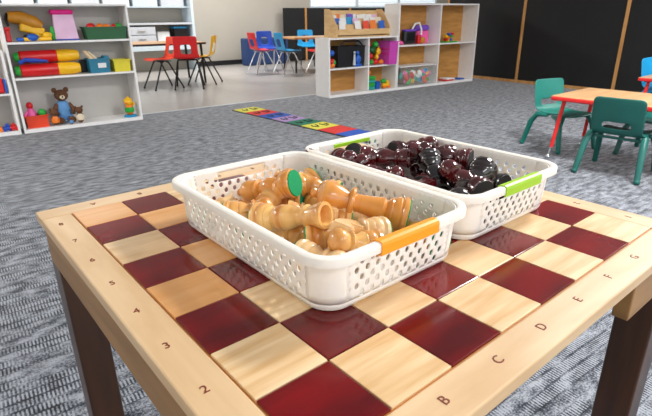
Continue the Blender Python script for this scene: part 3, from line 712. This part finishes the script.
t = thing('storage_tub', 'clear plastic tub of colourful toys on the cubby floor', 'bin', (5.27, 5.11, ZB))
part(t, 'tub_body', clear, ('o', .72, .24, .27, {'taper': .95})); part(t, 'lid', mel, ('b', (0, 0, .277), (.73, .25, .014), .004))
for k in range(34):
    x = -.26+.52*rnd.random(); z = .055+.15*rnd.random(); m_ = [green, pink, skyb, brick, yellow, aqua, red, paper][k % 8]
    o = part(None, 'tub_toy', m_, ('s', (5.27+x, 5.015+.02*(k % 3), ZB+z), (.055, .014, .035), (0, rnd.uniform(-60, 60), 0)), {}) if False else part(None, 'tub_toy', m_, ('s', (5.27+x, 5.035+.03*(k % 3), ZB+z), (.06, .02, .04), (0, rnd.uniform(-60, 60), 0)), ('b', (5.27+x, 5.035+.03*(k % 3), ZB+z), (.05, .022, .022), .006, (0, rnd.uniform(-60, 60), 0)))
    tag(o, ['green', 'pink', 'sky blue', 'orange-red', 'yellow', 'aqua', 'red', 'white'][k % 8]+' plastic toy piece '+('high' if z > .13 else 'low')+' inside the clear tub, '+('at its left end', 'left of its middle', 'right of its middle', 'at its right end')[min(3, int((x+.26)/.13))], 'toy', 'toy pieces inside the clear tub')
t = thing('block_toy', 'small multicoloured brick model on a green baseplate', 'toy', (5.99, 5.10, ZU))
part(t, 'baseplate', green, ('b', (0, 0, .008), (.25, .13, .016), .003))
for x, z, m_ in ((-.06, .04, red), (-.02, .07, orange), (.03, .04, blue), (-.07, .09, yellow), (.05, .085, green), (.0, .115, blue), (.06, .12, red), (-.03, .03, yellow)): part(t, 'brick', m_, ('b', (x, 0, z), (.05, .05, .035), .004))
for x, z, m_, lb in ((5.97, .01, red, 'red puzzle tray lying flat in the lower right cubby'), (6.12, .01, blue, 'blue puzzle tray lying flat in the lower right cubby'), (6.0, .031, paper, 'white booklet lying on the red puzzle tray')):
    o = part(None, 'puzzle_tray', m_, ('b', (x+.05, 5.12, ZB+z), (.19 if m_ is not blue else .12, .15, .019), .003), ('b', (x+.05, 5.12, ZB+z+.0), (.15 if m_ is not blue else .09, .12, .021), .002)); 
    if m_ is blue: o.location.x = .14
    tag(o, lb, 'puzzle')

# ------------------------------------------------------------------ black panel dividers
def board_run(label, cx, cy, rz, n, pw, hh):
    t = thing('divider_panel', label, 'room divider', (cx, cy, 0), rz)
    for k in range(n): part(t, 'black_panel', blackboard, ('b', (pw*(k+.5), 0, .045+(hh-.045)/2), (pw-.04, .03, hh-.045), .002))
    for k in range(n+1): part(t, 'post', postw, ('b', (pw*k, -.0, hh/2), (.042, .05, hh), .003))
    part(t, 'bottom_rail', postw, ('b', (pw*n/2, -.012, .0225), (pw*n, .035, .045), .003))
    return t
board_run('long run of black panels with pine posts right of the shelves', 6.87, 5.90, -90, 5, 1.46, 1.75)
t = thing('divider_panel', 'distant black divider with pine post near the back wall', 'room divider', (6.14, 10.12, 0))
for a, b_ in ((0, .58), (.62, 1.9), (1.94, 3.3), (3.34, 4.7)): part(t, 'black_panel', blackboard, ('b', ((a+b_)/2, 0, .6), (b_-a, .03, 1.14), .003))
for a in (.6, 1.92, 3.32): part(t, 'post', postw, ('b', (a, -.012, .585), (.045, .05, 1.17), .003))

# ------------------------------------------------------------------ storage wall at the back left
t = thing('storage_hutch', 'pale grey storage hutch with drawers against the back wall', 'cabinet', (0, 0, 0))
hx0, hx1, hy0, hy1 = .6, 3.87, 9.75, 10.28
part(t, 'side_panel', frosted, panelbox(hx1-.05, hx1, hy0, hy1, 0, 1.75)); part(t, 'side_panel', frosted, panelbox(hx0, hx0+.05, hy0, hy1, 0, 1.75))
part(t, 'back_panel', wallp, panelbox(hx0+.05, hx1-.05, hy1-.02, hy1, 0, 1.73)); part(t, 'top_panel', frosted, panelbox(hx0+.05, hx1-.05, hy0, hy1, 1.72, 1.75))
part(t, 'worktop', greyplas, panelbox(hx0+.05, hx1-.05, hy0, hy1-.02, .865, .90)); part(t, 'shelf', frosted, panelbox(hx0+.05, hx1-.05, hy0+.1, hy1-.02, 1.17, 1.19))
part(t, 'bottom_panel', frosted, panelbox(hx0+.05, hx1-.05, hy0, hy1-.02, .40, .53))
for k, (a, b_) in enumerate(((.70, 1.28), (1.32, 1.9), (1.94, 2.5), (2.54, 3.08))):
    for z in (.54, .69):
        d = part(t, 'drawer', greyplas, panelbox(a, b_, hy0-.004, hy1-.05, z, z+.14, .006)); part(d, 'drawer_pull', chrome, ('b', ((a+b_)/2, hy0-.015, z+.07), (.14, .02, .02), .004))
for k, x in enumerate((.7, 1.22, 1.74, 2.26, 2.78, 3.3)):
    o = part(None, 'storage_box', [paper, frosted, greyplas][k % 3], panelbox(x, x+.45, 9.9, 10.22, 1.192, 1.46, .01)); tag(o, ['leftmost pale box', 'second pale box', 'third pale box', 'fourth pale box', 'fifth pale box', 'rightmost pale box'][k]+' on the upper shelf of the storage hutch', 'box', 'pale boxes on the hutch')
o = part(None, 'storage_box', paper, panelbox(3.14, 3.38, 9.85, 10.2, .535, .74, .01)); tag(o, 'white box left of the black crate under the worktop', 'box')
t = thing('file_crate', 'black crate with blue lid under the hutch worktop', 'crate', (3.62, 10.0, .531)); part(t, 'crate_body', blackpl, ('b', (0, 0, .13), (.27, .25, .26), .01)); part(t, 'lid', skyb, ('b', (0, 0, .277), (.28, .26, .03), .008))
o = part(None, 'storage_bench', navy, panelbox(4.95, 6.0, 9.72, 9.98, .02, .56, .02), panelbox(4.97, 5.98, 9.75, 9.96, 0, .02)); tag(o, 'navy blue storage bench along the back wall behind chairs', 'bench')

# ------------------------------------------------------------------ kids tables
def rtable(nm, label, loc, rz, w, d, h, top_m, edge_m, leg_m, foot_m=None, splay=.03, lr=.013, ins=.07):
    t = thing(nm, label, 'table', loc, rz)
    part(t, 'tabletop', top_m, ('b', (0, 0, h-.006), (w-.006, d-.006, .013), .003))
    part(t, 'edge_band', edge_m, ('b', (0, 0, h-.0175), (w, d, .030), .008))
    for sx in (-1, 1):
        for sy in (-1, 1):
            x, y = sx*(w/2-ins), sy*(d/2-ins)
            l = part(t, 'leg', leg_m, ('t', [(x, y, h-.032), (x+sx*splay, y+sy*splay, .09 if foot_m else .004)], [lr*1.15, lr]))
            if foot_m: part(l, 'leg_insert', foot_m, ('t', [(x+sx*splay, y+sy*splay, .091), (x+sx*splay*1.3, y+sy*splay*1.3, .03)], lr*.72), ('s', (x+sx*splay*1.3, y+sy*splay*1.3, .018), .018))
    return t
rtable('activity_table', 'low tan children\'s table with red edge at the right', (3.56, 1.10, 0), 4, .60, 1.30, .46, tabletan, tbl_red, tbl_red, chrome)
rtable('activity_table', 'red-edged children\'s table partly cut off at the right edge', (5.12, 1.36, 0), 4, .60, 1.0, .46, tabletan, tbl_red, tbl_red, chrome)
rtable('classroom_table', 'tan table with black legs near the storage hutch', (2.42, 8.06, 0), -4, 1.5, .95, .63, tabletan, steelblk, steelblk, None, .02, .018)
rtable('classroom_table', 'tan table ringed by red and blue chairs', (5.50, 8.02, 0), -12, 1.05, .75, .63, tabletan, postw, steelblk, None, .02, .018)

# teal stacking chair (origin between feet, faces +x)
def kid_chair(label, loc, rz, m, group):
    t = thing('stacking_chair', label, 'chair', loc, rz, group)
    W = .30
    bm = bmesh.new()
    # profile through seat then back
    prof = [(.17, .262), (.16, .275), (.08, .272), (0, .266), (-.08, .270), (-.125, .285), (-.145, .32), (-.155, .36), (-.163, .40), (-.172, .45), (-.180, .50), (-.182, .515)]
    us = [-1, -.8, -.55, -.3, 0, .3, .55, .8, 1]
    g = {}
    for i, (x, z) in enumerate(prof):
        for j, u in enumerate(us):
            back = i > 5
            w = W/2*(1.0 if not back else 1.02)
            if i == 0: w *= .88
            if i == len(prof)-1: w *= .84
            lift = .010*abs(u)**3 if not back else 0
            fw = .012*u*u if back else 0
            g[i, j] = bm.verts.new((x+fw, u*w, z+lift))
    for i in range(len(prof)-1):
        for j in range(len(us)-1):
            if i in (6,) and 2 <= j <= 5: continue
            bm.faces.new((g[i, j], g[i, j+1], g[i+1, j+1], g[i+1, j]))
    sh = mesh_obj('seat_shell', bm, m, t)
    md = sh.modifiers.new('s', 'SOLIDIFY'); md.thickness = .010; md.offset = 0
    md = sh.modifiers.new('b', 'SUBSURF'); md.levels = 2; md.render_levels = 2
    for sy in (-1, 1):
        y = sy*.150
        part(t, 'leg', m, ('t', [(.05, y*.97, .262), (.11, y*1.05, .255), (.15, y*1.14, .2), (.19, y*1.24, .02)], [.012, .021, .021, .018], 10), ('s', (.191, y*1.25, .020), .0195))
        part(t, 'leg', m, ('t', [(.0, y*.97, .262), (-.09, y*1.07, .262), (-.135, y*1.14, .2), (-.18, y*1.24, .02)], [.012, .022, .022, .018], 10), ('s', (-.181, y*1.25, .020), .0195))
    part(t, 'under_rail', m, ('t', [(.06, -.145, .25), (.06, .145, .25)], .009), ('t', [(-.08, -.145, .25), (-.08, .145, .25)], .009))
    return t
kc = kid_chair('teal stacking chair with its back to the camera, at the red-edged table', (3.27, 1.235, 0), 8, tealdark, 'teal chairs at the red-edged table')
c_ = dup(kc, (3.64, 1.86, 0), -103, 'teal stacking chair at the far left end of the red-edged table')
for ch in c_.children: ch.data = ch.data.copy(); ch.data.materials[0] = teal
dup(kc, (3.94, 1.27, 0), 182, 'teal stacking chair on the far side of the red-edged table, mostly hidden beneath it')
cb = dup(kc, (5.32, 1.80, 0), -85, 'blue stacking chair at the far table by the right edge', 'blue chair at the far red-edged table'); cb.scale = (1.15,)*3
for ch in cb.children: ch.data = ch.data.copy(); ch.data.materials[0] = skyb

# larger shell chairs with steel legs (faces +x)
def shell_chair(label, loc, rz, m, legm, group):
    t = thing('shell_chair', label, 'chair', loc, rz, group)
    prof = [(.19, .405), (.18, .425), (.10, .425), (0, .415), (-.10, .418), (-.145, .44), (-.165, .49), (-.178, .53), (-.188, .57), (-.198, .62), (-.206, .67), (-.213, .715), (-.216, .73)]
    us = [-1, -.85, -.42, 0, .42, .85, 1]; bm = bmesh.new(); g = {}
    for i, (x, z) in enumerate(prof):
        for j, u in enumerate(us):
            w = .185 if i < 6 else .165
            if i in (0, len(prof)-1): w *= .88
            g[i, j] = bm.verts.new((x+(.018*u*u if i > 5 else 0), u*w, z+(.012*abs(u)**3 if i <= 5 else 0)))
    for i in range(len(prof)-1):
        for j in range(len(us)-1):
            if i in (6, 7, 8) and 2 <= j <= 3: continue
            bm.faces.new((g[i, j], g[i, j+1], g[i+1, j+1], g[i+1, j]))
    sh = mesh_obj('seat_shell', bm, m, t)
    md = sh.modifiers.new('s', 'SOLIDIFY'); md.thickness = .008; md.offset = 0
    md = sh.modifiers.new('b', 'SUBSURF'); md.levels = 1; md.render_levels = 1
    for sy in (-1, 1):
        y = sy*.14
        for sx in (-1, 1):
            lg = part(t, 'leg', legm, ('t', [(sx*.02+.0, y*.9, .402), (sx*.055, y*1.0, .375), (sx*.215, y*1.40, .03)], [.012, .012, .011], 8))
            part(lg, 'foot_cap', legm, ('s', (sx*.219, y*1.41, .016), (.016, .016, .015)))
    part(t, 'seat_bracket', legm, ('b', (0, 0, .40), (.2, .28, .008), .002))
    return t
CAS = 1.02; GA = 'plastic chairs around the table near the hutch'; GB = 'plastic chairs around the far table'
ca = shell_chair('red shell chair with black legs, its back to the camera', (2.66, 7.16, 0), 66, red, steelblk, GA)
def vchair(src, loc, rz, label, m, legm, group):
    c = dup(src, loc, rz, label, group)
    for ch in c.children:
        want = m if ch.name.startswith('seat_shell') else legm
        if ch.data.materials[0] is not want: ch.data = ch.data.copy(); ch.data.materials[0] = want
        for g_ in ch.children: 
            if g_.data.materials[0] is not legm: g_.data = g_.data.copy(); g_.data.materials[0] = legm
    return c
vchair(ca, (2.33, 7.36, 0), 186, 'orange-red shell chair side-on left of the other red chair', brick, steelblk, GA)
vchair(ca, (3.06, 7.52, 0), 142, 'yellow shell chair facing the tan table', yellow, steelblk, GA)
vchair(ca, (4.46, 8.17, 0), -2, 'red shell chair with chrome legs at the left end of the far table', red, chrome, GB)
vchair(ca, (4.86, 8.60, 0), -95, 'royal blue shell chair behind the left red one', royal, chrome, GB)
vchair(ca, (4.74, 7.70, 0), -2, 'sky blue shell chair in front of the far table', skyb, chrome, GB)
vchair(ca, (5.82, 8.68, 0), -110, 'sky blue shell chair beyond the far table', skyb, steelblk, GB)
vchair(ca, (5.22, 7.36, 0), 172, 'red shell chair partly hidden by the low cubby shelf', red, chrome, GB)

ca.scale = (CAS,)*3

# ------------------------------------------------------------------ light
def ceiling_lamp(x, y, p, sx=1.2, sy=.6):
    t = thing('ceiling_light', 'recessed white ceiling light panel %.1f metres across, %.1f metres along' % (x, y), 'ceiling light', (x, y, ZC-.001), 0, 'ceiling light panels')
    part(t, 'frame', mel, ('b', (0, sy/2, -.01), (sx+.06, .03, .02), .003), ('b', (0, -sy/2, -.01), (sx+.06, .03, .02), .003), ('b', (sx/2, 0, -.01), (.03, sy-.04, .02), .003), ('b', (-sx/2, 0, -.01), (.03, sy-.04, .02), .003))
    l = bpy.data.lights.new('panel_light', 'AREA'); l.shape = 'RECTANGLE'; l.size = sx-.04; l.size_y = sy-.04; l.energy = p; l.color = (1, .992, .98)
    o = bpy.data.objects.new('panel_light', l); C.objects.link(o); o.parent = t; o.location = (0, 0, -.012)
LAMPS = [(-3.0, 1.0, 14), (-2.4, 3.7, 110), (2.7, .45, 150, .6, .6), (5.2, -.3, 70), (1.2, 8.9, 80), (4.3, 8.7, 80), (7.6, 7.8, 70), (6.5, 1.2, 60), (-1.9, 7.9, 50), (8.9, 2.0, 50), (-.2, -2.2, 25), (2.4, -2.4, 50)]
for lamp in LAMPS: ceiling_lamp(*lamp)
wd = bpy.data.worlds.new('World'); sc.world = wd; wd.use_nodes = True
bg = wd.node_tree.nodes['Background']; bg.inputs[0].default_value = (.93, .96, 1, 1); bg.inputs[1].default_value = 2.0

# ------------------------------------------------------------------ camera
cam = bpy.data.cameras.new('Camera'); co = bpy.data.objects.new('Camera', cam); C.objects.link(co)
fwd = Vector((0.54385005, 0.75672596, -0.36275742)); rt = Vector((0.80989372, -0.58650344, -0.00926691)); dn = Vector((-0.21977099, -0.28875514, -0.93183753))
m3 = Matrix((rt, -dn, -fwd)).transposed()
co.matrix_world = Matrix.Translation((-.1396, -.2096, H+.28478)) @ m3.to_4x4()
cam.sensor_width = 36; cam.lens = 494.4/652*36; cam.clip_start = .02
cam.dof.use_dof = True; cam.dof.focus_distance = .85; cam.dof.aperture_fstop = 20
sc.camera = co
vs = sc.view_settings; vs.view_transform = 'Standard'; vs.look = 'None'; vs.exposure = EXPO; vs.gamma = 1; vs.use_curve_mapping = False
